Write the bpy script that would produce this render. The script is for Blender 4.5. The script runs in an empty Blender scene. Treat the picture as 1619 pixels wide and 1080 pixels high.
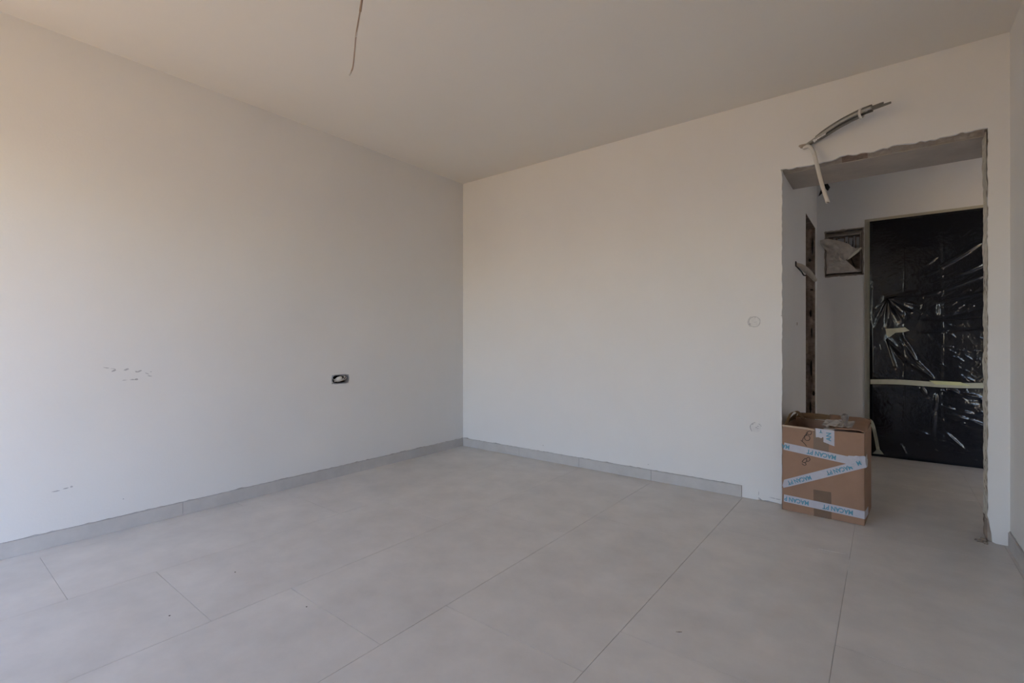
import bpy, bmesh, math, random
import numpy as np
from mathutils import Vector, Matrix, noise

S = bpy.context.scene
COL = S.collection
random.seed(7)

# ------------------------------------------------------------------ camera, sky, sun, exposure
cam_d = bpy.data.cameras.new('camera'); cam = bpy.data.objects.new('camera', cam_d); COL.objects.link(cam)
cam.location = (0, 0, 1.035); cam.rotation_euler = (math.pi/2, 0, math.atan2(.615, .7886))
cam_d.sensor_width = 36; cam_d.lens = 757/1619*36; cam_d.clip_start = .02
S.camera = cam

W = bpy.data.worlds.new('sky'); S.world = W; W.use_nodes = True
nt = W.node_tree; nt.nodes.clear()
sky = nt.nodes.new('ShaderNodeTexSky'); sky.sky_type = 'NISHITA'; sky.sun_disc = False
sky.sun_elevation = math.radians(52); sky.sun_rotation = math.radians(80); sky.air_density = 1.0; sky.dust_density = .9
bg = nt.nodes.new('ShaderNodeBackground'); bg.inputs[1].default_value = .52
ou = nt.nodes.new('ShaderNodeOutputWorld')
wb = nt.nodes.new('ShaderNodeVectorMath'); wb.operation = 'MULTIPLY'; wb.inputs[1].default_value = (1.035, .98, 1.0)   # the camera's white balance
nt.links.new(sky.outputs[0], wb.inputs[0]); nt.links.new(wb.outputs[0], bg.inputs[0]); nt.links.new(bg.outputs[0], ou.inputs[0])

sun_d = bpy.data.lights.new('sun', 'SUN'); sun = bpy.data.objects.new('sun', sun_d); COL.objects.link(sun)
sun_d.energy = 5.6; sun_d.angle = .01; sun_d.color = (1, .95, .88)
sun.rotation_euler = Vector((-.62, -.10, -.78)).to_track_quat('-Z', 'Y').to_euler()

S.view_settings.view_transform = 'Standard'; S.view_settings.look = 'None'
S.view_settings.gamma = 1; S.view_settings.use_curve_mapping = False
S.view_settings.exposure = 1.66

# ------------------------------------------------------------------ sizes (metres, camera stands at x=0 y=0)
XL, XR, YB, YN, H = -3.31, .4966, 3.454, -1.35, 2.60
OX0, OX1, OZ = -.5195, .4166, 2.125          # rough doorway to the hallway
YW = 3.594                                     # hallway side of the back wall
YN2 = 1.1  # front of the added, unseen room that lights the hallway
YH = 5.45                                      # far wall of the hallway
WX0, WX1, WZ = -2.95, -1.10, 2.12              # balcony opening behind the camera

# ------------------------------------------------------------------ materials
def mat(name, col, rough=.8, spec=.3, metal=0, var=0, vscale=4, bump=0, bscale=60, bump2=0, b2scale=3, obj_var=0, alpha=1, trans=0, coat=0):
    m = bpy.data.materials.new(name); m.use_nodes = True
    t = m.node_tree; b = t.nodes['Principled BSDF']; L = t.links.new
    b.inputs['Base Color'].default_value = (*col, 1); b.inputs['Roughness'].default_value = rough
    b.inputs['Specular IOR Level'].default_value = spec; b.inputs['Metallic'].default_value = metal
    b.inputs['Alpha'].default_value = alpha; b.inputs['Transmission Weight'].default_value = trans
    b.inputs['Coat Weight'].default_value = coat
    geo = t.nodes.new('ShaderNodeNewGeometry')
    pos = geo.outputs['Position']
    if var or obj_var:
        n = t.nodes.new('ShaderNodeTexNoise'); n.inputs['Scale'].default_value = vscale; n.inputs['Detail'].default_value = 6
        n.inputs['Roughness'].default_value = .62
        L(pos, n.inputs['Vector'])
        mr = t.nodes.new('ShaderNodeMapRange'); L(n.outputs[0], mr.inputs[0])
        mr.inputs[1].default_value = .3; mr.inputs[2].default_value = .7
        mr.inputs[3].default_value = 1-var; mr.inputs[4].default_value = 1+var
        val = mr.outputs[0]
        if obj_var:
            oi = t.nodes.new('ShaderNodeObjectInfo'); mo = t.nodes.new('ShaderNodeMapRange'); L(oi.outputs['Random'], mo.inputs[0])
            mo.inputs[3].default_value = 1-obj_var; mo.inputs[4].default_value = 1+obj_var
            mu = t.nodes.new('ShaderNodeMath'); mu.operation = 'MULTIPLY'; L(val, mu.inputs[0]); L(mo.outputs[0], mu.inputs[1]); val = mu.outputs[0]
        vm = t.nodes.new('ShaderNodeVectorMath'); vm.operation = 'SCALE'; vm.inputs[0].default_value = col
        L(val, vm.inputs['Scale']); L(vm.outputs[0], b.inputs['Base Color'])
    last = None
    for st, sc, de in ((bump2, b2scale, 2), (bump, bscale, 4)):
        if st:
            n = t.nodes.new('ShaderNodeTexNoise'); n.inputs['Scale'].default_value = sc; n.inputs['Detail'].default_value = de
            L(pos, n.inputs['Vector'])
            bp = t.nodes.new('ShaderNodeBump'); bp.inputs['Distance'].default_value = st; bp.inputs['Strength'].default_value = 1
            L(n.outputs[0], bp.inputs['Height'])
            if last: L(last, bp.inputs['Normal'])
            last = bp.outputs[0]
    if last: L(last, b.inputs['Normal'])
    return m

M = dict(
    paint=mat('white_plaster_paint', (.80, .785, .775), .75, .25, var=.018, vscale=1.6, bump=.0004, bscale=90, bump2=.004, b2scale=1.4),
    cream=mat('warm_bounce_cream', (.80, .71, .58), .8, .2),  # colour invented for unseen walls to warm the light reaching the hallway
    ceil=mat('white_ceiling_paint', (.83, .785, .72), .85, .2, var=.012, vscale=1.2, bump=.0003, bscale=110, bump2=.003, b2scale=1.0),
    raw=mat('raw_plaster', (.40, .345, .295), .95, .1, var=.25, vscale=14, bump=.004, bscale=45),
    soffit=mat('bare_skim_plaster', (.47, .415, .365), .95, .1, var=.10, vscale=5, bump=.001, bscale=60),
    edge=mat('torn_plaster_edge', (.70, .66, .58), .95, .1, var=.2, vscale=22, bump=.003, bscale=60),
    jamb=mat('stripped_jamb', (.33, .26, .215), 1, .05, var=.4, vscale=20, bump=.010, bscale=35),
    mortar=mat('rough_mortar', (.24, .19, .155), 1, .05, var=.35, vscale=18, bump=.008, bscale=40),
    brick=mat('broken_brick', (.27, .205, .17), 1, .05, var=.3, vscale=24, bump=.006, bscale=60),
    dark=mat('dark_cavity', (.05, .042, .038), 1, .05),
    tile=mat('floor_tile', (.675, .638, .60), .42, .42, var=.09, vscale=4.5, bump=.0003, bscale=30, obj_var=.018),
    skirt=mat('skirting_tile', (.55, .525, .51), .5, .4, var=.07, vscale=9, bump=.0002, bscale=40, obj_var=.02),
    grout=mat('grout', (.42, .40, .38), .95, .1, var=.1, vscale=12),
    bead=mat('tile_adhesive', (.42, .40, .39), .95, .1, var=.2, vscale=30),
    scuff=mat('scuff', (.49, .475, .485), .95, .1, var=.25, vscale=60),
    dust=mat('plaster_dust', (.76, .73, .69), .95, .1, var=.1, vscale=40),
    plaster_plug=mat('plaster_plug', (.76, .745, .735), .9, .1, var=.05, vscale=40, bump=.001, bscale=120),
    white_pvc=mat('white_plastic', (.66, .62, .57), .45, .4),
    grey_pvc=mat('grey_conduit', (.16, .152, .142), .5, .4, var=.12, vscale=40),
    stub=mat('dusty_conduit', (.50, .45, .39), .6, .3, var=.12, vscale=30),
    curl=mat('rolled_tape', (.19, .16, .145), .45, .35, var=.2, vscale=60, bump=.004, bscale=70),
    lt_pvc=mat('light_conduit', (.44, .42, .39), .5, .4, var=.1, vscale=40),
    dkgrey=mat('conduit_gap_shade', (.05, .048, .045), .5, .4, var=.2, vscale=40),
    metal=mat('grey_switchgear', (.36, .36, .38), .45, .5),
    black=mat('black_tape', (.015, .014, .014), .5, .3),
    poly=mat('black_polythene', (.006, .0068, .011), .13, .45, bump=.0012, bscale=55, bump2=.004, b2scale=10),
    masking=mat('masking_tape', (.44, .425, .335), .75, .2, var=.06, vscale=30),
    masking_y=mat('fresh_masking_tape', (.56, .55, .31), .75, .2, var=.06, vscale=30),
    frame=mat('door_lining', (.49, .46, .385), .5, .4, var=.05, vscale=10),
    leaf=mat('door_leaf', (.3, .2, .12), .5, .4),
    card=mat('cardboard', (.335, .205, .14), .85, .2, var=.06, vscale=9, bump=.0004, bscale=130),
    cardin=mat('cardboard_inside', (.20, .122, .066), .9, .1, var=.07, vscale=9),
    cardcut=mat('cardboard_cut_edge', (.55, .43, .32), .9, .1),
    btape=mat('brown_tape', (.165, .098, .058), .3, .45, var=.08, vscale=20),
    wtape=mat('white_tape', (.49, .48, .53), .4, .4, var=.05, vscale=30, bump=.0006, bscale=50),
    ctape=mat('clear_tape', (.55, .50, .46), .25, .5, alpha=.75),
    ink=mat('blue_print', (.10, .29, .40), .5, .3),
    marker=mat('black_marker', (.055, .045, .04), .6, .2),
    paper=mat('crumpled_cover', (.60, .545, .49), .7, .25, var=.08, vscale=25, bump=.004, bscale=25),
    film=mat('thin_film', (.74, .70, .58), .35, .4, bump=.004, bscale=30),
    terr=mat('terracotta_paving', (.57, .372, .150), .9, .1, var=.1, vscale=1.5),
    cord=mat('cable_sheath', (.36, .26, .21), .6, .3),
)

# ------------------------------------------------------------------ mesh builder
class MB:
    def __init__(s): s.v = []; s.f = []; s.mi = []
    def add(s, vs, fs, mi=0):
        o = len(s.v); s.v += [tuple(v) for v in vs]; s.f += [tuple(i+o for i in f) for f in fs]; s.mi += [mi]*len(fs)
    def box(s, x0, x1, y0, y1, z0, z1, mi=0):
        s.add([(x, y, z) for z in (z0, z1) for x, y in ((x0, y0), (x1, y0), (x1, y1), (x0, y1))],
              [(3, 2, 1, 0), (4, 5, 6, 7), (0, 1, 5, 4), (1, 2, 6, 5), (2, 3, 7, 6), (3, 0, 4, 7)], mi)
    def cbox(s, x0, x1, y0, y1, z0, z1, c):            # box with its top edges chamfered
        v = [(x0, y0, z0), (x1, y0, z0), (x1, y1, z0), (x0, y1, z0), (x0, y0, z1-c), (x1, y0, z1-c), (x1, y1, z1-c), (x0, y1, z1-c),
             (x0+c, y0+c, z1), (x1-c, y0+c, z1), (x1-c, y1-c, z1), (x0+c, y1-c, z1)]
        f = [(3, 2, 1, 0), (8, 9, 10, 11)]
        for i in range(4):
            j = (i+1) % 4; f += [(i, j, j+4, i+4), (i+4, j+4, j+8, i+8)]
        s.add(v, f)
    def prism(s, pts, d, mi=0):                       # pts: 3D outline; extruded by vector d
        n = len(pts); d = Vector(d); a = [Vector(p) for p in pts]
        s.add(a+[p+d for p in a], [tuple(range(n))[::-1], tuple(range(n, 2*n))]+[(i, (i+1) % n, (i+1) % n+n, i+n) for i in range(n)], mi)
    def tube(s, path, r, seg=8, mi=0, cap=True):
        P = [Vector(p) for p in path]; n = len(P); R = r if isinstance(r, (list, tuple)) else [r]*n
        vs = []; fs = []; up = None
        for i, p in enumerate(P):
            t = (P[min(i+1, n-1)]-P[max(i-1, 0)]).normalized()
            if up is None: up = t.orthogonal().normalized()
            u = (up-t*up.dot(t)).normalized(); up = u; w = t.cross(u)
            for k in range(seg):
                a = 2*math.pi*k/seg; vs.append(p+(u*math.cos(a)+w*math.sin(a))*R[i])
        for i in range(n-1):
            for k in range(seg):
                k2 = (k+1) % seg; fs.append((i*seg+k, i*seg+k2, (i+1)*seg+k2, (i+1)*seg+k))
        if cap: fs += [tuple(range(seg))[::-1], tuple((n-1)*seg+k for k in range(seg))]
        s.add(vs, fs, mi)
    def ribbon(s, path, wid, th=.0006, mi=0):          # path: points, wid: width vectors (half), given thickness
        P = [Vector(p) for p in path]; n = len(P)
        Wd = [Vector(w) for w in wid] if isinstance(wid[0], (tuple, list, Vector)) else [Vector(wid)]*n
        vs = []; fs = []
        for i in range(n):
            t = (P[min(i+1, n-1)]-P[max(i-1, 0)]).normalized(); nn = t.cross(Wd[i]).normalized()*th/2
            vs += [P[i]-Wd[i]-nn, P[i]+Wd[i]-nn, P[i]+Wd[i]+nn, P[i]-Wd[i]+nn]
        for i in range(n-1):
            a = 4*i
            for k in range(4): fs.append((a+k, a+(k+1) % 4, a+4+(k+1) % 4, a+4+k))
        fs += [(3, 2, 1, 0), tuple(4*(n-1)+k for k in range(4))]
        s.add(vs, fs, mi)
    def build(s, name, m, parent=None, smooth=False):
        me = bpy.data.meshes.new(name); me.from_pydata(s.v, [], s.f)
        ms = m if isinstance(m, (list, tuple)) else [m]
        for k in ms: me.materials.append(k)
        for p, i in zip(me.polygons, s.mi): p.material_index = i; p.use_smooth = smooth
        bm = bmesh.new(); bm.from_mesh(me); bmesh.ops.recalc_face_normals(bm, faces=bm.faces); bm.to_mesh(me); bm.free()
        o = bpy.data.objects.new(name, me); COL.objects.link(o)
        if parent: o.parent = parent
        return o

def smoothpath(P, n=8):                               # Catmull-Rom
    P = [Vector(p) for p in P]; Q = [P[0]*2-P[1]]+P+[P[-1]*2-P[-2]]; out = []
    for i in range(1, len(Q)-2):
        for k in range(n):
            t = k/n; a, b, c, d = Q[i-1:i+3]
            out.append(.5*((2*b)+(c-a)*t+(2*a-5*b+4*c-d)*t*t+(3*b-a-3*c+d)*t**3))
    return out+[P[-1]]
def struct(o): o['kind'] = 'structure'; return o
def tag(o, label, cat, group=None):
    o['label'] = label; o['category'] = cat
    if group: o['group'] = group
    return o
def empty(name, loc, rz=0):
    o = bpy.data.objects.new(name, None); COL.objects.link(o); o.location = loc; o.rotation_euler = (0, 0, rz); o.empty_display_size = .05
    return o
def jag(a, b, n, amp, rnd):                           # uneven run of values between a and b, with perpendicular offsets
    return [(a+(b-a)*i/n, rnd.uniform(-amp, amp)) for i in range(1, n)]

# ------------------------------------------------------------------ outside: sunlit paving seen by the room's light only
b = MB(); b.box(-16, 16, -24, YN-.3, -.16, -.03); b.box(XR+.12, 16, YN-.3, YN2-.3, -.16, -.03); struct(b.build('ground', M['terr']))  # second slab lies in front of the added, unseen room

# ------------------------------------------------------------------ floor: a grout bed and every tile of it
b = MB(); b.box(XL-.1, 3.35, YN-.3, YH+.12, -.06, -.0022); floor = struct(b.build('floor', M['grout']))
g = .00065
def tile(x0, x1, y0, y1):
    m = MB(); m.cbox(x0+g, x1-g, y0+g, y1-g, -.012, 0, .0004); return m.build('tile', M['tile'], floor)
strips = [-3.40, -3.195, -2.585, -1.966, -1.358, -.746, -.135, .475, 1.085, 1.695, 2.305, 2.915, 3.30]
offs = [.12, .418, .713, 1.013, 1.32, 1.585, .75, 1.05, .1, .4, .7, .2]
for k in range(len(strips)-1):
    x0, x1 = strips[k], strips[k+1]
    lo = YN-.3 if x0 < XR else YB+.02
    hi = YH+.1 if x1 > OX0 else YB+.06
    y = offs[k]-1.215*3
    while y < hi:
        a, c = max(y, lo), min(y+1.215, hi)
        if c-a > .03: tile(x0, x1, a, c)
        y += 1.215

# ------------------------------------------------------------------ ceiling
b = MB(); b.box(XL-.12, XR+.12, YN-.3, YB+.02, H, H+.2); struct(b.build('ceiling', M['ceil']))
b = MB(); b.box(OX0-.02, 3.4, YW-.01, YH+.1, H, H+.2); struct(b.build('ceiling_hallway', M['ceil']))
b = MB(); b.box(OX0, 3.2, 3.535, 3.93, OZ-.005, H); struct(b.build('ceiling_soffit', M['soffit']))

# ------------------------------------------------------------------ left wall with a cut-out for the socket box
SY0, SY1, SZ0, SZ1 = 2.024, 2.166, .713, .778
b = MB()
b.box(XL-.12, XL, YN-.3, SY0, 0, H); b.box(XL-.12, XL, SY1, YB+.02, 0, H)
b.box(XL-.12, XL, SY0, SY1, 0, SZ0); b.box(XL-.12, XL, SY0, SY1, SZ1, H); b.box(XL-.12, XL-.07, SY0, SY1, SZ0, SZ1)
wall_left = struct(b.build('wall_left', M['paint']))
rs = random.Random(3)
def flake(parent, c, u, v, n, a, w, name='scuff', m='scuff', ang=0):
    """a small ragged chip of plaster lying on a wall; u, v span the wall, n is its normal"""
    c, u, v, n = Vector(c), Vector(u), Vector(v), Vector(n); pts = []
    k = 9
    for i in range(k):
        t = 2*math.pi*i/k; r = rs.uniform(.55, 1.15); x, y = a*r*math.cos(t), w*r*math.sin(t)
        pts.append(c+u*(x*math.cos(ang)-y*math.sin(ang))+v*(x*math.sin(ang)+y*math.cos(ang)))
    q = MB(); q.prism(pts, n*.0012); return q.build(name, M[m], parent)
for y, z, a, w, ang in [(.690, .893, .018, .0022, -.15), (.722, .876, .013, .005, .5), (.718, .887, .012, .002, -.2), (.777, .880, .013, .005, .4), (.822, .866, .007, .006, -.3),
                        (.836, .869, .012, .004, .5), (.872, .852, .012, .002, -.5), (.884, .838, .013, .0025, -.2), (.888, .862, .006, .002, 0), (.802, .822, .014, .003, -.05),
                        (.770, .822, .012, .002, 0), (.822, .823, .008, .006, 0), (.492, .277, .022, .003, .02), (.528, .283, .012, .003, .1), (.551, .286, .008, .005, .1), (.763, .168, .004, .003, 0)]:
    flake(wall_left, (XL, y, z), (0, 1, 0), (0, 0, 1), (1, 0, 0), a, w, ang=ang)

# ------------------------------------------------------------------ back wall: masonry body, plaster coat with a torn edge, broken lintel edge
b = MB()
b.box(XL-.12, OX0, YB+.016, YW, 0, H); b.box(OX1, XR+.13, YB+.016, YW, 0, H, 1); b.box(XR+.13, 1.10, YB+.016, YW, 0, H); b.box(3.05, 3.4, YB+.016, YW, 0, H); b.box(1.10, 3.05, YB+.016, YW, 2.30, H); b.box(OX0, OX1, YB+.016, YW, OZ+.03, H, 1)  # wide gap at far right added to let light into the hallway
wall_back = struct(b.build('wall_back', [M['paint'], M['raw']]))
r = random.Random(11)
out = [(XL, 0), (-.655, 0), (-.648, .008), (-.62, .005), (-.60, .012), (-.58, .004), (OX0-.002, 0)]
for z, d in jag(0, OZ, 90, .0022, r): out.append((OX0+d+.0015, z))
out.append((OX0-.006, OZ+.004))
for x, d in jag(OX0, OX1, 46, .0045, r):
    lift = 0 if x < -.23 else .010
    out.append((x, OZ+d+lift+(.004*math.sin(x*23) if lift else 0)))
out.append((OX1, OZ+.012))
for z, d in jag(OZ, .12, 110, .0022, r): out.append((OX1+d+.003*noise.noise(Vector((z*6, 1, 1))), z))
out += [(OX1+.004, .115), (OX1+.008, .08), (OX1+.014, .04), (OX1+.016, .006), (OX1+.03, 0), (XR, 0), (XR, H), (XL, H)]
b = MB(); b.prism([(x, YB, z) for x, z in out], (0, .0165, 0)); b.build('plaster_coat', M['paint'], wall_back)
# broken lower edge of the lintel
nx, ny = 90, 8; vs = []; fs = []
for i in range(nx+1):
    for j in range(ny+1):
        x = OX0+(OX1-OX0)*i/nx; t = j/ny; y = YB+.008+t*(.082)
        k = 1 if x > -.23 else .25
        n1 = noise.noise(Vector((x*22, t*3, 2.3)))*.011+noise.noise(Vector((x*60, t*7, 5)))*.009
        z = OZ+.004+k*(.016*(1-t)+n1*(1-t*t))-.008*t
        vs.append((x, y+k*.008*noise.noise(Vector((x*30, 9, t*2))), z))
for i in range(nx):
    for j in range(ny):
        a = i*(ny+1)+j; fs.append((a, a+1, a+ny+2, a+ny+1))
b = MB(); b.add(vs, fs)
for k_, f in enumerate(fs):
    if -.215 < vs[f[0]][0] < -.085: b.mi[k_] = 1
b.build('broken_edge', [M['raw'], M['brick']], wall_back)
# torn plaster inside the right-hand edge of the opening
nz, ny = 110, 5; vs = []; fs = []
for i in range(nz+1):
    for j in range(ny+1):
        z = OZ*i/nz; t = j/ny; y = YB+.012+t*(YW-YB-.012)
        x = OX1-.0005-.007*max(0, noise.noise(Vector((z*8, t*3, 1.7))))*(.3+t)-.003*noise.noise(Vector((z*45, t*8, 3)))-(.004*(z > 1.86))
        if z < .12: x += .022*(1-z/.12)*(1-t)
        vs.append((x, y, z))
for i in range(nz):
    for j in range(ny):
        a = i*(ny+1)+j; fs.append((a, a+1, a+ny+2, a+ny+1))
b = MB(); b.add(vs, fs)
for k_, f in enumerate(fs):
    if vs[f[0]][2] < .11: b.mi[k_] = 1
b.build('torn_reveal', [M['edge'], M['mortar']], wall_back)
for x, z, a, w, ang in [(-.652, .045, .020, .0016, 1.5), (-.648, .012, .010, .005, -.4), (-.640, .006, .007, .005, 0), (-.605, .0045, .020, .0045, 0), (-.57, .03, .022, .002, -.1), (-.540, .028, .013, .003, 0)]:
    flake(wall_back, (x, YB, z), (1, 0, 0), (0, 0, 1), (0, -1, 0), a, w, name='plaster_chip', ang=ang)
for x, z in [(-1.4, .115), (-.522, 1.20), (-2.35, .13)]:
    flake(wall_back, (x, YB, z), (1, 0, 0), (0, 0, 1), (0, -1, 0), .004, .004, name='plaster_chip')

for x, y, r_ in [(.385, 3.43, .012), (.398, 3.445, .016), (.405, 3.415, .008), (.372, 3.447, .007)]:
    q = MB(); q.tube([(x-r_, y, .002), (x-r_*.4, y+.002, r_*.7), (x+r_*.5, y-.002, r_*.6), (x+r_, y, .002)], [r_*.2, r_*.7, r_*.6, r_*.15], 6); q.build('rubble', M['mortar'], wall_back)
for x, y, a, w, ang, nm, mt in [(.33, 4.45, .085, .012, -.25, 'dust_smear', 'dust'), (.12, 4.38, .05, .012, -.2, 'dust_smear', 'dust'), (.46, 4.30, .05, .006, .3, 'dust_smear', 'dust'), (-.205, 2.83, .07, .0016, .1, 'dust_smear', 'dust'), (-.1345, 2.72, .0016, .09, 0, 'dust_smear', 'dust'),
                                (-2.30, .93, .0035, .003, 0, 'speck', 'dark'), (-1.78, .98, .0035, .0025, 0, 'speck', 'dark'), (-.09, 3.77, .006, .005, 0, 'speck', 'dark'), (-.58, 1.71, .012, .002, .6, 'speck', 'mortar'), (-2.13, .63, .004, .003, 0, 'speck', 'dark')]:
    flake(floor, (x, y, .0), (1, 0, 0), (0, 1, 0), (0, 0, 1), a, w, name=nm, m=mt, ang=ang)

# ------------------------------------------------------------------ right wall, near wall with the balcony opening, hallway walls
b = MB(); b.box(XR, XR+.12, YN-.3, YB+.017, 0, H); wall_right = struct(b.build('wall_right', M['paint']))
b = MB()
b.box(XL, WX0, YN-.3, YN, 0, H); b.box(WX1, XR, YN-.3, YN, 0, H); b.box(WX0, WX1, YN-.3, YN, WZ, H)
struct(b.build('wall_near', M['paint']))
b = MB()
for x0, x1, z0, z1 in [(WX0, WX0+.05, 0, WZ), (WX1-.05, WX1, 0, WZ), (WX0, WX1, WZ-.05, WZ)]: b.box(x0, x1, YN-.20, YN-.13, z0, z1)
struct(b.build('window_1', M['white_pvc']))

DY0, DY1, DZ = 4.62, 5.30, 2.10                        # doorway in the hallway's left wall
b = MB()
XH = OX0
b.box(XH-.12, XH, YW, DY0, 0, H); b.box(XH-.12, XH, DY1, YH+.1, 0, H); b.box(XH-.12, XH, DY0, DY1, DZ, H)
wall_hl = struct(b.build('wall_hallway_left', M['paint']))
flake(wall_hl, (XH, 4.121, 1.167), (0, 1, 0), (0, 0, 1), (1, 0, 0), .012, .012, name='plaster_chip', m='mortar')
# raw far jamb of that doorway: lumpy mortar with broken block edges
nx, nz = 12, 150; vs = []; fs = []
for i in range(nx+1):
    for j in range(nz+1):
        x = XH-.12*i/nx; z = DZ*j/nz
        edge = min(1, i/2)
        y = DY1-.016-edge*(.016*noise.noise(Vector((x*20, 0, z*7)))+.010*noise.noise(Vector((x*60, 3, z*24)))+.02*max(0, noise.noise(Vector((x*9, 5, z*3)))))
        y += .022*edge*max(0, noise.noise(Vector((x*30, 8, z*2.2)))-.15)
        vs.append((x, min(y, DY1-.003), z))
for i in range(nx):
    for j in range(nz):
        a = i*(nz+1)+j; fs.append((a, a+1, a+nz+2, a+nz+1))
b = MB(); b.add(vs, fs); b.build('raw_jamb', M['jamb'], wall_hl, smooth=True)
for x, z, w, hh, sd in [(-.538, 1.93, .008, .16, 1), (-.560, 1.80, .012, .03, 2), (-.553, 1.30, .009, .07, 3), (-.545, 1.12, .006, .10, 4), (-.548, .78, .008, .17, 5), (-.530, .55, .010, .05, 6), (-.556, .42, .010, .12, 7), (-.545, 1.52, .018, .018, 8)]:
    rr = random.Random(sd); q = MB()
    q.prism([(x+w*math.cos(a)*rr.uniform(.5, 1.2), DY1-.034, z+hh/2*math.sin(a)*rr.uniform(.7, 1.1)) for a in np.linspace(0, 2*math.pi, 12)[:-1]], (0, .03, 0)); q.build('crevice_shade', M['dark'], wall_hl)  # dark plates set on the jamb paint the shade inside its cracks
b = MB(); b.box(XH-.12, XH-.001, DY0, DY1, DZ-.004, DZ+.001); b.build('raw_lintel', M['mortar'], wall_hl)
# the unlit room behind it
b = MB(); b.box(XH-.95, XH-.9, 4.0, 5.6, 0, 2.3); b.box(XH-.9, XH-.12, 4.0, 4.05, 0, 2.3); b.box(XH-.9, XH-.12, 5.55, 5.6, 0, 2.3); b.box(XH-.95, XH-.12, 4.0, 5.6, 2.3, 2.35); b.box(XH-.95, XH-.121, 4.0, 5.6, -.05, -.004)
struct(b.build('wall_side_room', M['raw']))

# far wall with the fuse-box niche, a small hole and the front-door opening
NX0, NX1, NZ0, NZ1 = -.456, -.160, 1.650, 2.082
FX0, FX1, FZ = -.150, .90, 2.150
def wall_with_holes(x0, x1, z0, z1, y0, y1, holes):
    q = MB(); xs = sorted({x0, x1}|{h[0] for h in holes}|{h[1] for h in holes}); zs = sorted({z0, z1}|{h[2] for h in holes}|{h[3] for h in holes})
    for i in range(len(xs)-1):
        for j in range(len(zs)-1):
            cx, cz = (xs[i]+xs[i+1])/2, (zs[j]+zs[j+1])/2
            if not any(h[0] < cx < h[1] and h[2] < cz < h[3] for h in holes): q.box(xs[i], xs[i+1], y0, y1, zs[j], zs[j+1])
    return q
q = wall_with_holes(XH-.12, 3.4, 0, H, YH, YH+.12, [(NX0, NX1, NZ0, NZ1), (FX0, FX1, 0, FZ)])
q.box(XH-.12, 3.4, YH+.12, YH+.16, 0, H)
wall_hb = struct(q.build('wall_hallway_back', M['paint']))
b = MB(); b.box(3.2, 3.4, YN2-.3, YH+.1, 0, H); struct(b.build('wall_hallway_right', M['cream']))  # out of view, coloured to warm the bounced light
# added, unseen room to the right: its balcony opening and doorway brighten the hallway
b = MB(); b.box(XR+.12, .80, YN2-.3, YN2, 0, H); b.box(3.05, 3.2, YN2-.3, YN2, 0, H); b.box(.80, 3.05, YN2-.3, YN2, 2.3, H); struct(b.build('wall_added_room', M['cream']))
b = MB(); b.box(XR+.12, 3.4, YN2-.3, YB+.02, H, H+.2); struct(b.build('ceiling_added_room', M['ceil']))
# ragged mortar edges of the niche
def ragged_strip(p0, p1, nrm, w, n, seed):
    rr = random.Random(seed); p0, p1 = Vector(p0), Vector(p1); d = (p1-p0); perp = Vector((0, 1, 0)).cross(d).normalized()
    a = []; c = []
    for i in range(n+1):
        p = p0+d*i/n; a.append(p+perp*rr.uniform(.2, 1)*w); c.append(p-perp*rr.uniform(.1, .8)*w)
    q = MB(); q.prism(a+c[::-1], Vector(nrm)); return q
for p0, p1, sd in [((NX0, YH-.004, NZ1), (NX1, YH-.004, NZ1), 1), ((NX1, YH-.004, NZ1), (NX1, YH-.004, NZ0), 2), ((NX1, YH-.004, NZ0), (NX0, YH-.004, NZ0), 3), ((NX0, YH-.004, NZ0), (NX0, YH-.004, NZ1), 4)]:
    ragged_strip(p0, p1, (0, .05, 0), .009, 16, sd).build('ragged_edge', M['raw'], wall_hb)

# ------------------------------------------------------------------ skirting tiles
def skirting(name, pieces, axis, wallpos, sgn):
    root = empty(name, (0, 0, 0)); struct(root)
    for a, c in pieces:
        m = MB(); g2 = .0012
        if axis == 'y': x0, x1 = sorted((wallpos, wallpos+sgn*.010)); m.cbox(x0, x1, a+g2, c-g2, .0005, .076, .001)
        else: y0, y1 = sorted((wallpos, wallpos+sgn*.010)); m.cbox(a+g2, c-g2, y0, y1, .0005, .076, .001)
        m.build('skirting_tile', M['skirt'], root)
    rr = random.Random(len(name)); lo, hi = pieces[0][0], pieces[-1][1]; n = int((hi-lo)/.02); pts = []
    top = [(lo+(hi-lo)*i/n, .0775+max(0, noise.noise(Vector((i*.21, 1, 4)))*.010+rr.uniform(-.002, .003))) for i in range(n+1)]
    m = MB()
    if axis == 'y': m.prism([(wallpos, y, z) for y, z in top]+[(wallpos, hi, .074), (wallpos, lo, .074)], (sgn*.005, 0, 0))
    else: m.prism([(x, wallpos, z) for x, z in top]+[(hi, wallpos, .074), (lo, wallpos, .074)], (0, sgn*.005, 0))
    o = m.build('adhesive_bead', M['bead'], root)
skirting('baseboard_left', [(YN, -.187), (-.187, 1.043), (1.043, 2.274), (2.274, YB-.0105)], 'y', XL, 1)
skirting('baseboard_back', [(XL, -2.603), (-2.603, -1.989), (-1.989, -1.375), (-1.375, -.753)], 'x', YB, -1)
skirting('baseboard_right', [(YN, .35), (.35, 1.58), (1.58, 2.81), (2.81, YB-.02)], 'y', XR, -1)

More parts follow.
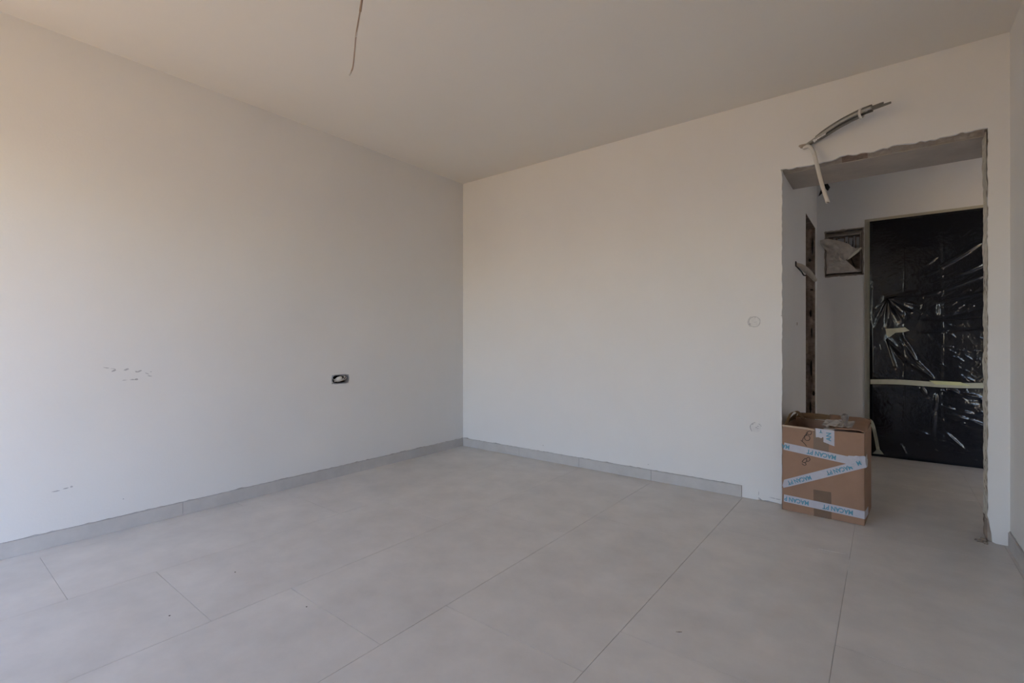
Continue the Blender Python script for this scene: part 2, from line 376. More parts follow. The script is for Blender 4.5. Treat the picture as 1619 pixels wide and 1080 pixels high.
# ------------------------------------------------------------------ front door under black polythene
door = empty('door_1', (0, YH, 0)); struct(door)
def dpart(name, m, *boxes):
    q = MB()
    for x0, x1, y0, y1, z0, z1 in boxes: q.box(x0, x1, y0, y1, z0, z1)
    return q.build(name, M[m], door)
dpart('casing', 'frame', (FX0, FX0+.024, -.010, .10, 0, FZ), (FX1-.03, FX1, -.010, .10, 0, FZ), (FX0+.024, FX1-.03, -.010, .10, FZ-.026, FZ))
dpart('casing_bead', 'frame', (FX0+.024, FX0+.037, .004, .10, 0, FZ-.026), (FX1-.043, FX1-.03, .004, .10, 0, FZ-.026))
dpart('door_leaf', 'leaf', (FX0+.037, FX1-.043, .05, .09, .004, FZ-.026))

SX0, SX1, SZB, SZT = -.112, .862, .002, 2.122
YS = 5.441
RIDGES = [(0.018,1.413,0.238,1.462,15,1),(0.018,1.413,0.259,1.417,17,1),(0.018,1.413,0.246,1.335,19,1),(0.018,1.413,0.25,1.27,19,1),(0.018,1.413,0.158,1.229,17,1),(0.018,1.413,0.123,1.191,16,1),(0.018,1.408,0.01,1.148,10,1),
 (0.014,1.046,0.175,0.842,17,1),(0.175,0.842,0.324,0.717,12,0),(0.1,1.09,0.209,0.87,14,0),(0.209,0.87,0.316,0.722,11,0),(0.014,1.046,.10,.72,7,1),(0.018,1.413,-.08,1.15,8,1),(0.018,1.413,-.07,1.33,5,1),
 (0.271,1.682,0.352,1.755,7,0),(0.352,1.637,0.619,1.84,10,0),(0.372,1.678,0.536,1.767,6,0),(0.259,1.591,0.356,1.637,6,0),(0.3,1.528,0.498,1.561,6,0),(0.498,1.592,0.634,1.673,9,0),(0.42,1.562,0.637,1.657,8,0),(0.38,1.463,0.637,1.57,10,0),
 (0.238,1.418,0.38,1.463,9,0),(0.332,1.358,0.641,1.436,8,0),(0.238,1.226,0.648,1.23,-10,0),(0.38,1.238,0.648,1.307,-8,0),(0.229,1.112,0.648,1.143,-10,0),(0.352,1.357,0.356,1.25,6,0),
 (0.408,0.646,0.483,0.603,11,0),(0.483,0.603,0.604,0.58,12,0),(0.604,0.58,0.70,0.47,12,0),(0.372,0.499,0.459,0.464,10,0),(0.459,0.464,0.574,0.438,11,0),(0.412,0.428,0.536,0.392,10,0),(0.536,0.392,0.70,0.32,11,0),(0.388,0.281,0.521,0.139,8,0),
 (0.34,0.604,0.332,0.442,9,0),(0.332,0.442,0.316,0.251,9,0),(0.106,0.143,0.149,0.027,8,0),(0.242,0.658,0.275,0.578,9,0),(0.204,0.277,0.3,0.233,5,0)]
NXS, NZS = 270, 560
gx = np.linspace(SX0, SX1, NXS+1); gz = np.linspace(SZB, SZT, NZS+1); X, Z = np.meshgrid(gx, gz, indexing='ij')
h = .006*np.sin(X*5.1+1.2)*np.sin(Z*2.3+.4)+.003*np.sin(X*11+Z*4)+.002*np.sin(Z*9-X*7)
rr = random.Random(21)
for k in range(330):                                   # small random wrinkles
    x = rr.uniform(SX0+.02, SX1-.02); z = rr.uniform(.03, 2.0)
    an = (rr.uniform(.25, .8) if z > 1.25 else rr.uniform(-.9, .2) if x > .35 else rr.uniform(-1.4, -.2))
    L_ = rr.uniform(.02, .09)*(1.2 if x > .3 else .8); a = rr.uniform(1.2, 3.4)*(1.0 if x > .33 else .5)*(.5 if z > 1.6 else 1)
    RIDGES.append((x, z, x+L_*math.cos(an), z+L_*math.sin(an), a, 0))
for x0, z0, x1, z1, a, kind in RIDGES:
    dx, dz = x1-x0, z1-z0; L2 = dx*dx+dz*dz; t = np.clip(((X-x0)*dx+(Z-z0)*dz)/L2, 0, 1)
    d = np.hypot(X-x0-t*dx, Z-z0-t*dz); w = .0042+.00075*abs(a)
    if kind: w = w*(.35+1.1*t)
    tp = np.clip(1-t, 0, 1)**.5*np.clip(t*8+.4, 0, 1) if kind else np.sin(np.pi*np.clip(t, 0.02, .98))**.6
    h += .00085*a*tp*np.exp(-(d/w)**1.5)
for xc in (.128, .3815, .639):                         # pressed creases from the folded roll
    wob = .002*np.sin(Z*17+xc*40)
    h += .0014*np.exp(-np.abs(X-xc-wob)/.0035)
h += .016*np.exp(-((X-.105)/.075)**2-((Z-1.365-(X-.1)*.1)/.055)**2)+.014*np.exp(-((X-.10)/.06)**2-((Z-.99+(X-.1)*1.0)/.06)**2)+.006*np.exp(-((X-.5)/.12)**2-((Z-.53+(X-.5)*.35)/.05)**2)
h += .008*np.exp(-np.hypot((X-.018)/.02, (Z-1.413)/.02))
edge = np.minimum(np.minimum((X-SX0)/.02, (SX1-X)/.02), np.minimum((Z-SZB)/.02, (SZT-Z)/.02)); h = (h+.006)*np.clip(edge, 0, 1)
tp = np.exp(-((Z-.672)/.022)**2); h = h*(1-.85*tp)     # held flat under the long tape
Y = YS-.022-h+.012*np.exp(-((Z-.672)/.05)**2)*0
vs = np.stack([X, Y, Z], -1).reshape(-1, 3).tolist(); fs = []
for i in range(NXS):
    for j in range(NZS):
        a = i*(NZS+1)+j; fs.append((a, a+NZS+1, a+NZS+2, a+1))
b = MB(); b.v = [tuple(v) for v in vs]; b.f = fs; b.mi = [0]*len(fs)
sheet = b.build('plastic_sheet', M['poly'], smooth=True)
tag(sheet, 'creased glossy black plastic sheet taped over the front door at the hallway end', 'plastic sheet')
def tape_strip(pts, y, m, name='masking_tape', label=None):
    q = MB(); q.prism([(x, y, z) for x, z in pts], (0, -.0012, 0)); o = q.build(name, M[m], sheet)
    if label: o['label'] = label
    return o
yt = YS-.0345
q = MB(); n = 24
q.ribbon([(SX0+.004+(SX1-SX0-.008)*i/n, yt-.0015*math.sin(i*1.3), .671+.006*math.sin(i*.35)+.008*i/n) for i in range(n+1)], (0, 0, .0215), .0012)
q.build('masking_tape', M['masking'], sheet)['label'] = 'long cream masking tape across the whole sheet'
tape_strip([(.295, .703), (.49, .699), (.545, .676), (.545, .672), (.335, .671)], yt-.004, 'masking_y', label='short yellower tape patch on the long tape')
q = MB(); q.prism([(.0, yt-.012, 1.148), (.06, yt-.014, 1.150), (.135, yt-.010, 1.158), (.165, yt-.006, 1.130), (.13, yt-.010, 1.118), (.07, yt-.016, 1.112), (.028, yt-.016, 1.072), (.008, yt-.012, 1.088)], (0, -.0015, 0))
q.build('masking_tape', M['masking'], sheet)['label'] = 'short torn tape holding a gathered fold'
# tape peeled off the lower left edge of the sheet
P = smoothpath([(-.128, YS-.012, .335), (-.108, YS-.035, .322), (-.085, YS-.06, .27), (-.068, YS-.065, .18), (-.056, YS-.06, .10), (-.050, YS-.05, .055)], 6)
q = MB(); wd = [Vector((.012, .010*math.sin(i*.25), .006)) for i in range(len(P))]
q.ribbon(P, wd, .0012); q.build('masking_tape', M['masking'], sheet)['label'] = 'tape strip peeled off the lower left edge'
q = MB(); q.prism([(-.092, YS-.05, .026), (-.060, YS-.07, .072), (-.035, YS-.07, .070), (-.010, YS-.05, .030)], (0, -.0015, 0)); q.build('masking_tape', M['masking'], sheet)
q = MB(); q.ribbon([(SX0-.006, YS-.016, z) for z in np.linspace(.34, 2.12, 30)], (.006, .0, 0), .001); q.build('edge_tape', M['masking'], sheet)

# ------------------------------------------------------------------ fuse box in its niche
fb = tag(empty('fuse_box', ((NX0+NX1)/2, YH+.11, NZ0)), 'open recessed fuse box with torn cover hanging beside the black sheet', 'fuse box')
def fpart(name, m, q): 
    o = q.build(name, M[m], fb); o.data.transform(Matrix.Translation(-fb.location)); return o
q = MB(); i_ = .012
q.box(NX0+.002, NX1-.002, YH+.098, YH+.112, NZ0+.002, NZ1-.002)
for x0, x1, z0, z1 in [(NX0+i_, NX0+i_+.014, NZ0+.03, NZ1-.03), (NX1-i_-.014, NX1-i_, NZ0+.03, NZ1-.03), (NX0+i_+.014, NX1-i_-.014, NZ1-.05, NZ1-.036), (NX0+i_+.014, NX1-i_-.014, NZ0+.03, NZ0+.06)]: q.box(x0, x1, YH+.02, YH+.098, z0, z1)
fpart('housing', 'raw', q)
q = MB(); q.box(NX0+.026, NX1-.026, YH+.088, YH+.098, NZ0+.06, NZ1-.05); fpart('back_plate', 'mortar', q)
for k, (x, w) in enumerate([(-.418, .016), (-.394, .016), (-.36, .05), (-.30, .022), (-.27, .028), (-.236, .012), (-.215, .024)]):
    q = MB(); q.box(x, x+w, YH+.05, YH+.088, 1.87, 2.01+.01*(k % 2)); q.box(x+w*.3, x+w*.7, YH+.038, YH+.05, 1.93, 1.95); fpart('circuit_breaker', 'metal', q)
for k in range(4):
    x = -.40+.05*k; q = MB(); q.tube(smoothpath([(x, YH+.07, 2.02), (x+.01, YH+.045, 1.95), (x-.012, YH+.05, 1.86), (x+.02, YH+.06, 1.74)], 5), .003, 6); fpart('wire', 'black', q)
# torn cover: crumpled diagonal sheet from upper left to the right
A = [(-.495, 2.005), (-.43, 2.012), (-.35, 1.985), (-.27, 1.945), (-.245, 1.915), (-.215, 1.895), (-.168, 1.900)]
B_ = [(-.49, 1.965), (-.462, 1.925), (-.41, 1.865), (-.36, 1.81), (-.325, 1.785), (-.28, 1.80), (-.180, 1.875)]
vs = []; fs = []; nu, nv = 36, 14
def lerp_poly(P, t):
    k = t*(len(P)-1); i = min(int(k), len(P)-2); f = k-i; return (P[i][0]*(1-f)+P[i+1][0]*f, P[i][1]*(1-f)+P[i+1][1]*f)
for i in range(nu+1):
    a = lerp_poly(A, i/nu); c = lerp_poly(B_, i/nu)
    for j in range(nv+1):
        t = j/nv; x = a[0]*(1-t)+c[0]*t; z = a[1]*(1-t)+c[1]*t
        y = YH-.012-.030*math.sin(math.pi*t)*math.sin(math.pi*min(1, i/nu*1.1))-.010*noise.noise(Vector((x*30, z*30, 1)))-.012*abs(math.sin((x+z)*38))*t
        vs.append((x, y, z))
for i in range(nu):
    for j in range(nv):
        a = i*(nv+1)+j; fs.append((a, a+1, a+nv+2, a+nv+1))
q = MB(); q.add(vs, fs); fpart('torn_cover', 'paper', q)
q = MB(); q.prism([(-.285, YH-.03, 1.788), (-.24, YH-.03, 1.845), (-.175, YH-.012, 1.90), (-.168, YH-.012, 1.888), (-.20, YH-.028, 1.85), (-.262, YH-.03, 1.80)], (0, -.002, 0)); fpart('folded_edge', 'film', q)
vs = []; fs = []
for i in range(21):
    for j in range(15):
        x = NX0+.012+.15*i/20*(1-.55*j/14)+.1*(i/20)*(1-j/14); z = NZ0+.03+.22*j/14
        vs.append((x, YH+.004-.012*noise.noise(Vector((x*25, z*25, 4)))-.006*abs(math.sin(z*60+x*20)), z))
for i in range(20):
    for j in range(14): a = i*15+j; fs.append((a, a+1, a+16, a+15))
q = MB(); q.add(vs, fs); fpart('film', 'paper', q)

# ------------------------------------------------------------------ black rag of insulation above the fuse box
q = MB(); yy = YH-.001
q.prism([(-.460, yy, 2.560), (-.444, yy, 2.560), (-.414, yy, 2.500), (-.432, yy, 2.468), (-.455, yy, 2.500), (-.468, yy, 2.462), (-.507, yy, 2.430), (-.484, yy, 2.500), (-.47, yy, 2.53)], (0, -.012, 0))
o = q.build('wall_vent_scrap', M['black']); o.name = 'tape_scrap'
tag(o, 'black ragged tape scrap high on the hallway wall above the fuse box', 'tape scrap')

# ------------------------------------------------------------------ cables
def corr(path, r, amp, pitch=.006):                    # corrugated conduit: radius ripples along a resampled path
    P = [Vector(p) for p in path]; L = [0]
    for i in range(1, len(P)): L.append(L[-1]+(P[i]-P[i-1]).length)
    n = max(8, int(L[-1]/pitch*2)); out = []; R = []
    for k in range(n+1):
        s_ = L[-1]*k/n; i = max(j for j in range(len(L)) if L[j] <= s_+1e-9); i = min(i, len(P)-2)
        f = (s_-L[i])/max(1e-9, L[i+1]-L[i]); out.append(P[i].lerp(P[i+1], f)); R.append(r+(amp if k % 2 else -amp))
    return out, R
core = [(-.387, 3.470, 2.253), (-.331, 3.41, 2.257), (-.280, 3.37, 2.267), (-.199, 3.32, 2.286), (-.116, 3.28, 2.298), (-.059, 3.25, 2.297), (.019, 3.20, 2.289)]
bun = tag(empty('cable_bundle', (-.387, YB, 2.253)), 'bundle of grey conduits tied together, jutting from the wall above the doorway', 'cable bundle')
def bpart(name, m, q, smooth=True):
    o = q.build(name, M[m], bun, smooth); o.data.transform(Matrix.Translation(-bun.location)); return o
for dx, dz, dy, r_, end, m_, st in [(0, .019, 0, .0065, 6, 'grey_pvc', 1), (0, .004, -.010, .0075, 6, 'lt_pvc', 0), (.004, -.009, .000, .0065, 6, 'dkgrey', 0), (.006, .012, .010, .007, 5, 'dkgrey', 0), (0, -.020, -.004, .0065, 5, 'grey_pvc', 0)]:  # darkest tubes, set between the others, paint the shaded gaps of the bundle
    base = core[st:end]
    P = smoothpath([(x+dx, y+dy, z+dz*min(1, (i+st+.3)/2)) for i, (x, y, z) in enumerate(base)], 6); P, R = corr(P, r_, .0007); q = MB(); q.tube(P, R, 10); bpart('conduit', m_, q)
for dz, r_, e in [(.010, .0035, 0), (.003, .0045, 1), (-.003, .0045, 1), (.015, .003, 0)]:
    P = smoothpath([(-.075, 3.262, 2.297+dz), (-.03, 3.232, 2.293+dz), ((.022, 3.198, 2.287+dz*.4) if e else (-.008, 3.222, 2.292+dz))], 6); q = MB(); q.tube(P, r_, 8); bpart('wire', 'grey_pvc', q)
q = MB()
c = Vector((-.105, 3.276, 2.296)); ax = Vector((.88, -.45, .02)).normalized(); up = Vector((0, 0, 1)); sd = ax.cross(up).normalized()
ring = [c+up*math.cos(a)*.026+sd*math.sin(a)*.020 for a in np.linspace(0, 2*math.pi, 25)]
q.ribbon(ring, ax*.007, .002); bpart('cable_tie', 'white_pvc', q)
q = MB()
for k in range(2, 8):
    p = Vector((-.357+.011*k, 3.420-.0068*k, 2.243+.0024*k)); rr_ = .011+.004*random.random()
    q.tube([p+Vector((-.008, 0, -.004)), p, p+Vector((.008, -.002, .004*(k % 3)))], [rr_*.5, rr_, rr_*.4], 6)
bpart('filler_foam', 'plaster_plug', q)
q = MB(); q.prism([(-.402+.022*math.cos(a)*(1+.3*math.sin(3*a)), YB, 2.247+.017*math.sin(a)*(1+.3*math.cos(2*a))) for a in np.linspace(0, 2*math.pi, 14)[:-1]], (0, -.002, 0)); q.build('plaster_collar', M['raw'], wall_back)

P = smoothpath([(-.396, 3.453, 2.236), (-.366, 3.405, 2.222), (-.340, 3.37, 2.171), (-.318, 3.34, 2.074), (-.294, 3.32, 1.959), (-.262, 3.30, 1.838)], 8)
q = MB(); q.tube(P, .0105, 14)
o = q.build('hanging_conduit', M['white_pvc'], smooth=True); tag(o, 'white plastic conduit tube hanging down over the top of the doorway', 'conduit')
q = MB(); q.tube([P[-1]-Vector((0, 0, .0002)), P[-1]-Vector((0, 0, .0012))], [.008, .008], 12); q.build('bore', M['dark'], o)

P = smoothpath([(-.520, 4.06, 1.602), (-.495, 4.09, 1.592), (-.470, 4.13, 1.572), (-.446, 4.18, 1.544), (-.425, 4.23, 1.512), (-.413, 4.255, 1.492)], 6); P2, R2 = corr(P, .014, .0012, .008)
n = len(R2); R2 = [r_*(1.0+.35*math.sin(math.pi*min(1, k/n*1.1))) if k < n-2 else r_*.7 for k, r_ in enumerate(R2)]
q = MB(); q.tube(P2, R2, 12); o = q.build('stub_conduit', M['stub'], smooth=True); tag(o, 'pale corrugated conduit stub drooping from the hallway wall beside the raw doorway', 'conduit')
q = MB(); q.tube([(-.5205, 4.045, 1.604), (-.514, 4.045, 1.604)], [.022, .018], 9); q.build('hole_edge', M['dark'], o)
q = MB(); q.tube(smoothpath([(-.517, 4.06, 1.590), (-.492, 4.11, 1.555), (-.478, 4.13, 1.528), (-.468, 4.15, 1.525)], 5), .005, 6); q.build('wire', M['black'], o)

# ceiling cable
cord = tag(empty('ceiling_cable', (-1.570, 1.121, H)), 'thin bare cable hanging loose from the ceiling', 'cable')
def cpart(name, m, pts, r_):
    q = MB(); P = smoothpath(pts, 6); q.tube(P, r_, 8); o = q.build(name, M[m], cord, True); o.data.transform(Matrix.Translation(-cord.location)); return o
cpart('sheath', 'cord', [(-1.570, 1.121, 2.60), (-1.580, 1.113, 2.48), (-1.595, 1.102, 2.355), (-1.600, 1.098, 2.31)], .0046)
cpart('wire', 'white_pvc', [(-1.600, 1.098, 2.312), (-1.6075, 1.0935, 2.26), (-1.613, 1.088, 2.21)], .0030)
cpart('wire', 'cord', [(-1.5985, 1.0965, 2.312), (-1.606, 1.0915, 2.26), (-1.6125, 1.088, 2.22), (-1.617, 1.085, 2.159), (-1.622, 1.081, 2.098), (-1.630, 1.0745, 2.070)], .0026)
cpart('bare_end', 'white_pvc', [(-1.6275, 1.0760, 2.080), (-1.6305, 1.0740, 2.070), (-1.6335, 1.0720, 2.063)], .0031)

# ------------------------------------------------------------------ sockets and wall boxes
sk = tag(empty('socket_box', (XL, (SY0+SY1)/2, SZ0)), 'open double socket back box with white wiring in the left wall', 'socket box')
def spart(name, m, q, smooth=False):
    o = q.build(name, M[m], sk, smooth); o.data.transform(Matrix.Translation(-sk.location)); return o
def rrect(y0, y1, z0, z1, r_, n=5):
    out = []
    for cy, cz, a0 in ((y1-r_, z1-r_, 0), (y0+r_, z1-r_, 90), (y0+r_, z0+r_, 180), (y1-r_, z0+r_, 270)):
        for k in range(n+1):
            a = math.radians(a0+90*k/n); out.append((cy+r_*math.cos(a), cz+r_*math.sin(a)))
    return out
o_ = rrect(SY0-.004, SY1+.004, SZ0-.004, SZ1+.004, .030); i_ = rrect(SY0+.002, SY1-.002, SZ0+.002, SZ1-.002, .028); n = len(o_)
q = MB(); vs = [(XL, *p) for p in o_]+[(XL+.003, *p) for p in o_]+[(XL+.003, *p) for p in i_]+[(XL-.05, *p) for p in i_]; fs = []
for k in range(n):
    k2 = (k+1) % n
    for a in range(3): fs.append((a*n+k, a*n+k2, (a+1)*n+k2, (a+1)*n+k))
q.add(vs, fs); spart('rim', 'metal', q)
q = MB(); q.prism([(XL-.05, *p) for p in i_], (.003, 0, 0)); spart('back', 'dark', q)
cy = (SY0+SY1)/2; cz = (SZ0+SZ1)/2
q = MB(); q.tube(smoothpath([(XL-.04, cy-.030, cz-.012), (XL-.01, cy-.026, cz-.006), (XL+.004, cy-.012, cz+.004), (XL-.004, cy+.004, cz+.002), (XL-.03, cy+.006, cz-.01)], 5), [.006+.013*math.sin(math.pi*k/20) for k in range(21)], 9); spart('plaster_lump', 'white_pvc', q, True)
for pts in [[(XL-.04, cy+.02, cz+.02), (XL+.006, cy+.028, cz+.022), (XL+.008, cy+.02, cz), (XL+.002, cy, cz-.014), (XL-.02, cy-.02, cz-.02)], [(XL-.04, cy+.01, cz-.02), (XL+.004, cy+.025, cz-.008), (XL+.006, cy+.045, cz+.008), (XL-.02, cy+.05, cz+.02)], [(XL-.04, cy-.05, cz+.01), (XL+.006, cy-.052, cz-.004), (XL+.003, cy-.05, cz-.02)]]:
    q = MB(); q.tube(smoothpath(pts, 5), .0032, 7); spart('wire', 'white_pvc', q, True)

def round_box(x, z, label, full):
    root = tag(empty('wall_box', (x, YB, z)), label, 'wall box')
    q = MB(); R0, R1 = .0335, .0305
    arcs = [(0, 360)] if full else [(95, 230), (20, 60)]
    for a0, a1 in arcs:
        pts = [(R0*(1+.02*math.sin(a*5))*math.cos(a), .0002, R0*(1+.02*math.sin(a*5))*math.sin(a)) for a in np.radians(np.linspace(a0, a1, 40))]
        q.tube(pts, .0017 if full else .0022, 6)
    q.build('rim', M['scuff'], root)
    q = MB(); n = 32
    q.prism([(R1*math.cos(2*math.pi*k/n), .001, R1*math.sin(2*math.pi*k/n)) for k in range(n)], (0, -.0022, 0)); q.build('plaster_plug', M['plaster_plug'], root)
    for dx, dz, a, w in ([(.004, .028, .005, .003), (.006, -.002, .014, .0012), (-.028, -.014, .008, .004)] if full else [(.003, .003, .006, .004), (.014, .012, .010, .002), (.010, -.004, .009, .002), (-.020, .022, .010, .004)]):
        flake(root, (dx, -.0012, dz), (1, 0, 0), (0, 0, 1), (0, -1, 0), a, w, name='scratch', ang=.2)
    if full:
        P = [(.0395*math.cos(a), .0002, .0395*math.sin(a)) for a in np.radians(np.linspace(120, 230, 20))]
        q = MB(); q.tube(P, .0016, 5); q.build('outer_rim', M['scuff'], root)
round_box(-.677, 1.164, 'round plastered-over switch box at shoulder height left of the doorway', True)
round_box(-.669, .470, 'round plastered-over socket box low on the wall left of the cardboard box', False)

# ------------------------------------------------------------------ cardboard box
BW, BD, BH = .411, .40, .52
box = tag(empty('cardboard_box', (-.502, 3.352, 0), math.radians(-3.2)), 'brown cardboard box with white printed tape standing in the doorway', 'box')
def xpart(name, m, q, smooth=False, parent=None, label=None):
    o = q.build(name, m if isinstance(m, list) else M[m], parent or box, smooth)
    if label: o['label'] = label
    return o
T = .004
def shell():
    q = MB()
    def wall(P0, U, Nn, width, bulge):
        P0, U, Nn = Vector(P0), Vector(U), Vector(Nn); nx, nz = 20, 20; vs = []; fs = []
        for s_ in (0, 1):
            for i in range(nx+1):
                for j in range(nz+1):
                    u, v = i/nx, j/nz
                    bl = bulge*math.sin(math.pi*u)*math.sin(math.pi*v)
                    dip = -.004*math.sin(math.pi*u)*(v > .95)
                    vs.append(P0+U*(u*width)+Vector((0, 0, .002+v*(BH-.002)+dip))+Nn*(bl-s_*T))
        o = (nx+1)*(nz+1)
        for i in range(nx):
            for j in range(nz):
                a = i*(nz+1)+j; fs.append((a, a+nz+1, a+nz+2, a+1)); fs.append((o+a, o+a+1, o+a+nz+2, o+a+nz+1))
            a = i*(nz+1)+nz; fs.append((a, a+nz+1, o+a+nz+1, o+a)); a = i*(nz+1); fs.append((a, o+a, o+a+nz+1, a+nz+1))
        for j in range(nz):
            fs.append((j, j+1, o+j+1, o+j)); a = nx*(nz+1)+j; fs.append((a, o+a, o+a+1, a+1))
        q.add(vs, fs)
        base = len(q.f)-len(fs)
        for k in range(nx*nz*2+2*nx+2*nz):
            f = q.f[base+k]
            zz = [q.v[i][2] for i in f]
            if min(zz) > BH-.012: q.mi[base+k] = 1
    wall((0, 0, 0), (1, 0, 0), (0, -1, 0), BW, .0)
    wall((BW, 0, 0), (0, 1, 0), (1, 0, 0), BD, .006)
    wall((BW, BD, 0), (-1, 0, 0), (0, 1, 0), BW, .004)
    wall((0, BD, 0), (0, -1, 0), (-1, 0, 0), BD, .0)
    q.box(T, BW-T, T, BD-T, .001, .006)
    return q
xpart('carton', [M['card'], M['cardcut']], shell())
q = MB(); q.prism([(.004, .005, BH-.002), (.20, .005, BH-.006), (.40, .005, BH-.003), (.37, .10, BH-.10), (.03, .10, BH-.11)], (0, .004, 0)); xpart('flap', 'cardin', q, label='front flap folded down inside')
q = MB(); q.prism([(.0, BD-.002, BH), (BW, BD-.002, BH), (BW-.006, BD+.006, BH+.030), (.30, BD+.012, BH+.034), (.22, BD+.013, BH+.030), (.14, BD+.010, BH+.036), (.02, BD+.008, BH+.034)], (0, .004, 0)); xpart('flap', 'cardin', q, label='back flap standing up')
def flapmesh(fn, nu, nv, th, name, m, label=None):
    q = MB(); vs = []; fs = []; o = (nu+1)*(nv+1)
    for s_ in (0, 1):
        for i in range(nu+1):
            for j in range(nv+1): vs.append(Vector(fn(i/nu, j/nv))-Vector((0, 0, th*s_)))
    for i in range(nu):
        for j in range(nv):
            a = i*(nv+1)+j; fs += [(a, a+nv+1, a+nv+2, a+1), (o+a, o+a+1, o+a+nv+2, o+a+nv+1)]
    for i in range(nu):
        a = i*(nv+1); c_ = a+nv; fs += [(a, o+a, o+a+nv+1, a+nv+1), (c_, c_+nv+1, o+c_+nv+1, o+c_)]
    for j in range(nv):
        a = j; c_ = nu*(nv+1)+j; fs += [(a, a+1, o+a+1, o+a), (c_, o+c_, o+c_+1, c_+1)]
    q.add(vs, fs); return xpart(name, m, q, True, label=label)
flapmesh(lambda u, v: (BW+.001-u*(.17+.05*v), .016+v*(BD-.022)+.01*u, BH+.002+.012*math.sin(1.6*min(1,u*4))+.002*u-.012*u*u*(1-v)+.022*v+.004*noise.noise(Vector((u*3, v*3, 1)))), 16, 20, T, 'flap', 'card', 'right flap folded over the top')
flapmesh(lambda u, v: (.002+u*.035*math.sin(v*3.1)+.002, .05+v*.30, BH+u*(.055*math.sin(math.pi*min(1, v*1.05))**.8+.006*noise.noise(Vector((v*14, 2, 0))))), 6, 24, .003, 'flap', 'cardin', 'torn left flap')
q = MB(); q.ribbon(smoothpath([(.012, .05, .522), (.016, .09, .552), (.026, .13, .582), (.045, .17, .590), (.060, .21, .566), (.072, .24, .535)], 6), (.006, .012, .002), .003); xpart('torn_strip', 'cardin', q)
q = MB(); q.ribbon(smoothpath([(0, -.001, BH-.002), (.05, -.002, BH-.004), (.12, -.001, BH-.006), (.17, 0, BH-.010)], 6), (0, .004, .004), .003); xpart('split_edge', 'cardcut', q)
# tapes on the front and over the top
def front_tape(pts, wid, name, m, label=None, off=.0010):
    """strip lying on the front panel; pts are x,z of its centre line, the ends may wrap round onto the sides"""
    q = MB(); path = []
    for x, z in pts:
        if x > BW: path.append((BW+.0062*math.sin(math.pi*min(1, (x-BW)/BD))+off, (x-BW), z))
        elif x < 0: path.append((-off, -x, z))
        else: path.append((x, -off, z))
    d = Vector(pts[-1])-Vector(pts[0]) if False else None
    sl = math.atan2(pts[-1][1]-pts[0][1], pts[-1][0]-pts[0][0])
    wv = [Vector((-math.sin(sl)*wid/2 if 0 <= x <= BW else 0, math.sin(sl)*-wid/2*(1 if x > BW else -1) if not 0 <= x <= BW else 0, math.cos(sl)*wid/2)) for x, z in pts]
    q.ribbon(path, wv, .0007); return xpart(name, m, q, label=label)
front_tape([(BW/2-.002, BH-.002), (BW/2-.002, .37)], .076, 'seam_tape', 'btape', 'dark brown seam tape at the top', .0006)
front_tape([(BW/2+.004, .157), (BW/2+.006, .001)], .088, 'seam_tape', 'btape', 'dark brown seam tape at the bottom', .0006)
def line(x0, z0, x1, z1, n=14): return [(x0+(x1-x0)*i/n, z0+(z1-z0)*i/n) for i in range(n+1)]
t1 = front_tape(line(-.02, .395, BW-.0, .349)+line(BW+.004, .348, BW+.10, .338, 6), .044, 'printed_tape', 'wtape', 'upper white tape with blue print', .0012)
t2 = front_tape(line(-.01, .150, BW, .352)+line(BW+.004, .354, BW+.07, .375, 6), .045, 'printed_tape', 'wtape', 'slanting white tape with blue print', .0022)
t3 = front_tape(line(-.02, .074, BW, .062)+line(BW+.004, .062, BW+.12, .060, 6), .044, 'printed_tape', 'wtape', 'lowest white tape with blue print', .0016)
q = MB(); q.prism([(.176, -.0018, .522), (.222, -.0018, .520), (.222, -.0018, .470), (.212, -.0018, .474), (.206, -.0018, .466), (.190, -.0018, .470), (.178, -.0018, .468)], (0, -.0007, 0)); t4 = xpart('printed_tape', 'wtape', q, label='short torn white tape piece at the top edge')
q = MB(); q.prism([(.216, -.0028, .522), (.270, -.0028, .518), (.270, -.0028, .428), (.245, -.0028, .436), (.216, -.0028, .446)], (0, -.0007, 0)); t5 = xpart('printed_tape', 'wtape', q, label='longer torn white tape piece at the top edge')
q = MB(); q.ribbon(smoothpath([(.243, -.003, .520), (.243, .01, .526), (.244, .06, .524), (.246, .12, .530)], 4), (.027, 0, 0), .0008); xpart('clear_tape', 'ctape', q)
# crumpled tape at the right corner where the two strips meet
vs = []; fs = []
for i in range(15):
    for j in range(11):
        u, v = i/14, j/10; x = .335+.085*u; z = .322+.062*v+.01*u
        vs.append((min(x, BW+.004), -.0036-.006*abs(noise.noise(Vector((x*55, z*55, 3))))*math.sin(math.pi*min(1, u*1.1)), z-(.004 if j in (0, 10) else 0)*noise.noise(Vector((i*.4, j, 2)))))
for i in range(14):
    for j in range(10): a = i*11+j; fs.append((a, a+1, a+12, a+11))
q = MB(); q.add(vs, fs); xpart('crumpled_tape', 'wtape', q)
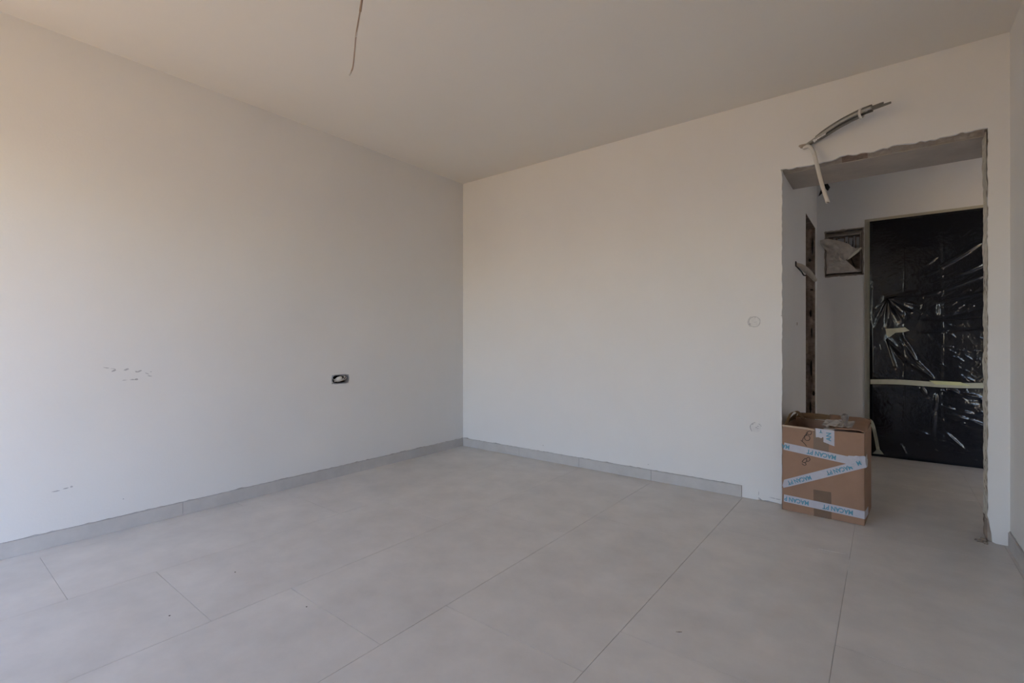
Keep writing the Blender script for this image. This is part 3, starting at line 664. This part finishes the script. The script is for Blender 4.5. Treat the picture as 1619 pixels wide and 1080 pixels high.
# crumpled clear tape on top and a stub of it curled upright
vs = []; fs = []
for i in range(17):
    for j in range(11):
        u, v = i/16, j/10; x = .20+.15*u; y = .03+.17*v
        vs.append((x, y, BH+.013+.004*u+.018*v+.020*abs(noise.noise(Vector((x*26, y*26, 8))))))
for i in range(16):
    for j in range(10): a = i*11+j; fs.append((a, a+1, a+12, a+11))
q = MB(); q.add(vs, fs); xpart('crumpled_tape', 'ctape', q)
q = MB(); c = Vector((.312, .06, .594)); ring = [c+Vector((.018*math.cos(a), .004*math.sin(2*a), .018*math.sin(a))) for a in np.linspace(-1.2, 2*math.pi-1.9, 26)]
q.ribbon([(.316, .07, .530), (.314, .066, .555)]+ring, (.0, .012, 0), .0015); q.ribbon([(.322, .064, .530), (.318, .06, .56), (.312, .058, .580)], (.010, .004, 0), .001); q.tube([(.317, .062, .566), (.316, .061, .574), (.315, .060, .584), (.314, .060, .594), (.314, .060, .604), (.315, .060, .611), (.316, .060, .614)], [.004, .012, .016, .018, .017, .011, .003], 11); xpart('tape_curl', 'curl', q)

# print on the tape: the strip runs upside down, so the letters stand on their heads
def lettering(txt, x, z, ang, size, parent, off, m='ink', sx=1):
    cu = bpy.data.curves.new('lettering', 'FONT'); cu.body = txt; cu.size = size; cu.align_x = 'CENTER'; cu.align_y = 'CENTER'; cu.resolution_u = 2; cu.offset = size*.03
    tmp = bpy.data.objects.new('lettering', cu); COL.objects.link(tmp)
    bpy.context.view_layer.update(); dg = bpy.context.evaluated_depsgraph_get(); me = bpy.data.meshes.new_from_object(tmp.evaluated_get(dg)); bpy.data.objects.remove(tmp)
    me.transform(Matrix.Translation((x, -off, z)) @ Matrix.Rotation(ang, 4, Vector((0, -1, 0))) @ Matrix.Rotation(math.pi/2, 4, 'X') @ Matrix.Diagonal((sx, 1, 1, 1)))
    me.materials.clear(); me.materials.append(M[m])
    o = bpy.data.objects.new('lettering', me); COL.objects.link(o); o.parent = parent; return o
a1 = math.atan2(-.046, .436); a2 = math.atan2(.202, .426); a3 = math.atan2(-.012, .436)
PI = math.pi
def online(x, x0, z0, x1, z1): return z0+(z1-z0)*(x-x0)/(x1-x0)
for x, s_ in [(.205, 'MACAN PT')]: lettering(s_, x, online(x, -.02, .395, BW, .349), a1+PI, .036, t1, .0020, sx=.82)
lettering('MA', .020, .391, a1+PI, .036, t1, .0020, sx=.82)
for x in (.092, .292): lettering('MACAN PT', x, online(x, -.01, .150, BW, .352), a2+PI, .034, t2, .0031, sx=.80)
lettering('M', .385, .352, a2+PI, .034, t2, .0100, sx=.80)
lettering('MACAN P', .078, .0712, a3+PI, .036, t3, .0025, sx=.82); lettering('MACAN PT', .285, .0656, a3+PI, .036, t3, .0025, sx=.82)
lettering('AN', .243, .480, PI/2, .034, t5, .0040, sx=1.0); lettering('T', .203, .507, PI, .026, t4, .0030)
# hand-drawn marker strokes
def stroke(pts, parent=box):
    q = MB(); q.tube(smoothpath([(x, -.0012, z) for x, z in pts], 5), .0016, 5); return q
for strokes in ([[(.128, .488), (.148, .502), (.156, .490), (.146, .478), (.132, .484), (.124, .474)], [(.118, .468), (.136, .474), (.148, .460), (.140, .444), (.124, .446), (.118, .468)], [(.100, .440), (.118, .424), (.130, .408)], [(.134, .496), (.130, .478), (.112, .452), (.108, .434)]],
                [[(.112, .320), (.124, .334), (.132, .322), (.120, .308), (.108, .312), (.112, .320)], [(.126, .330), (.140, .344), (.148, .332), (.138, .318), (.128, .322)], [(.106, .300), (.118, .292), (.128, .300), (.120, .309)]]):
    q = MB()
    for pts in strokes: q.tube(smoothpath([(x, -.0011, z) for x, z in pts], 5), .0015, 5)
    xpart('handwriting', 'marker', q, label='black marker scribble')
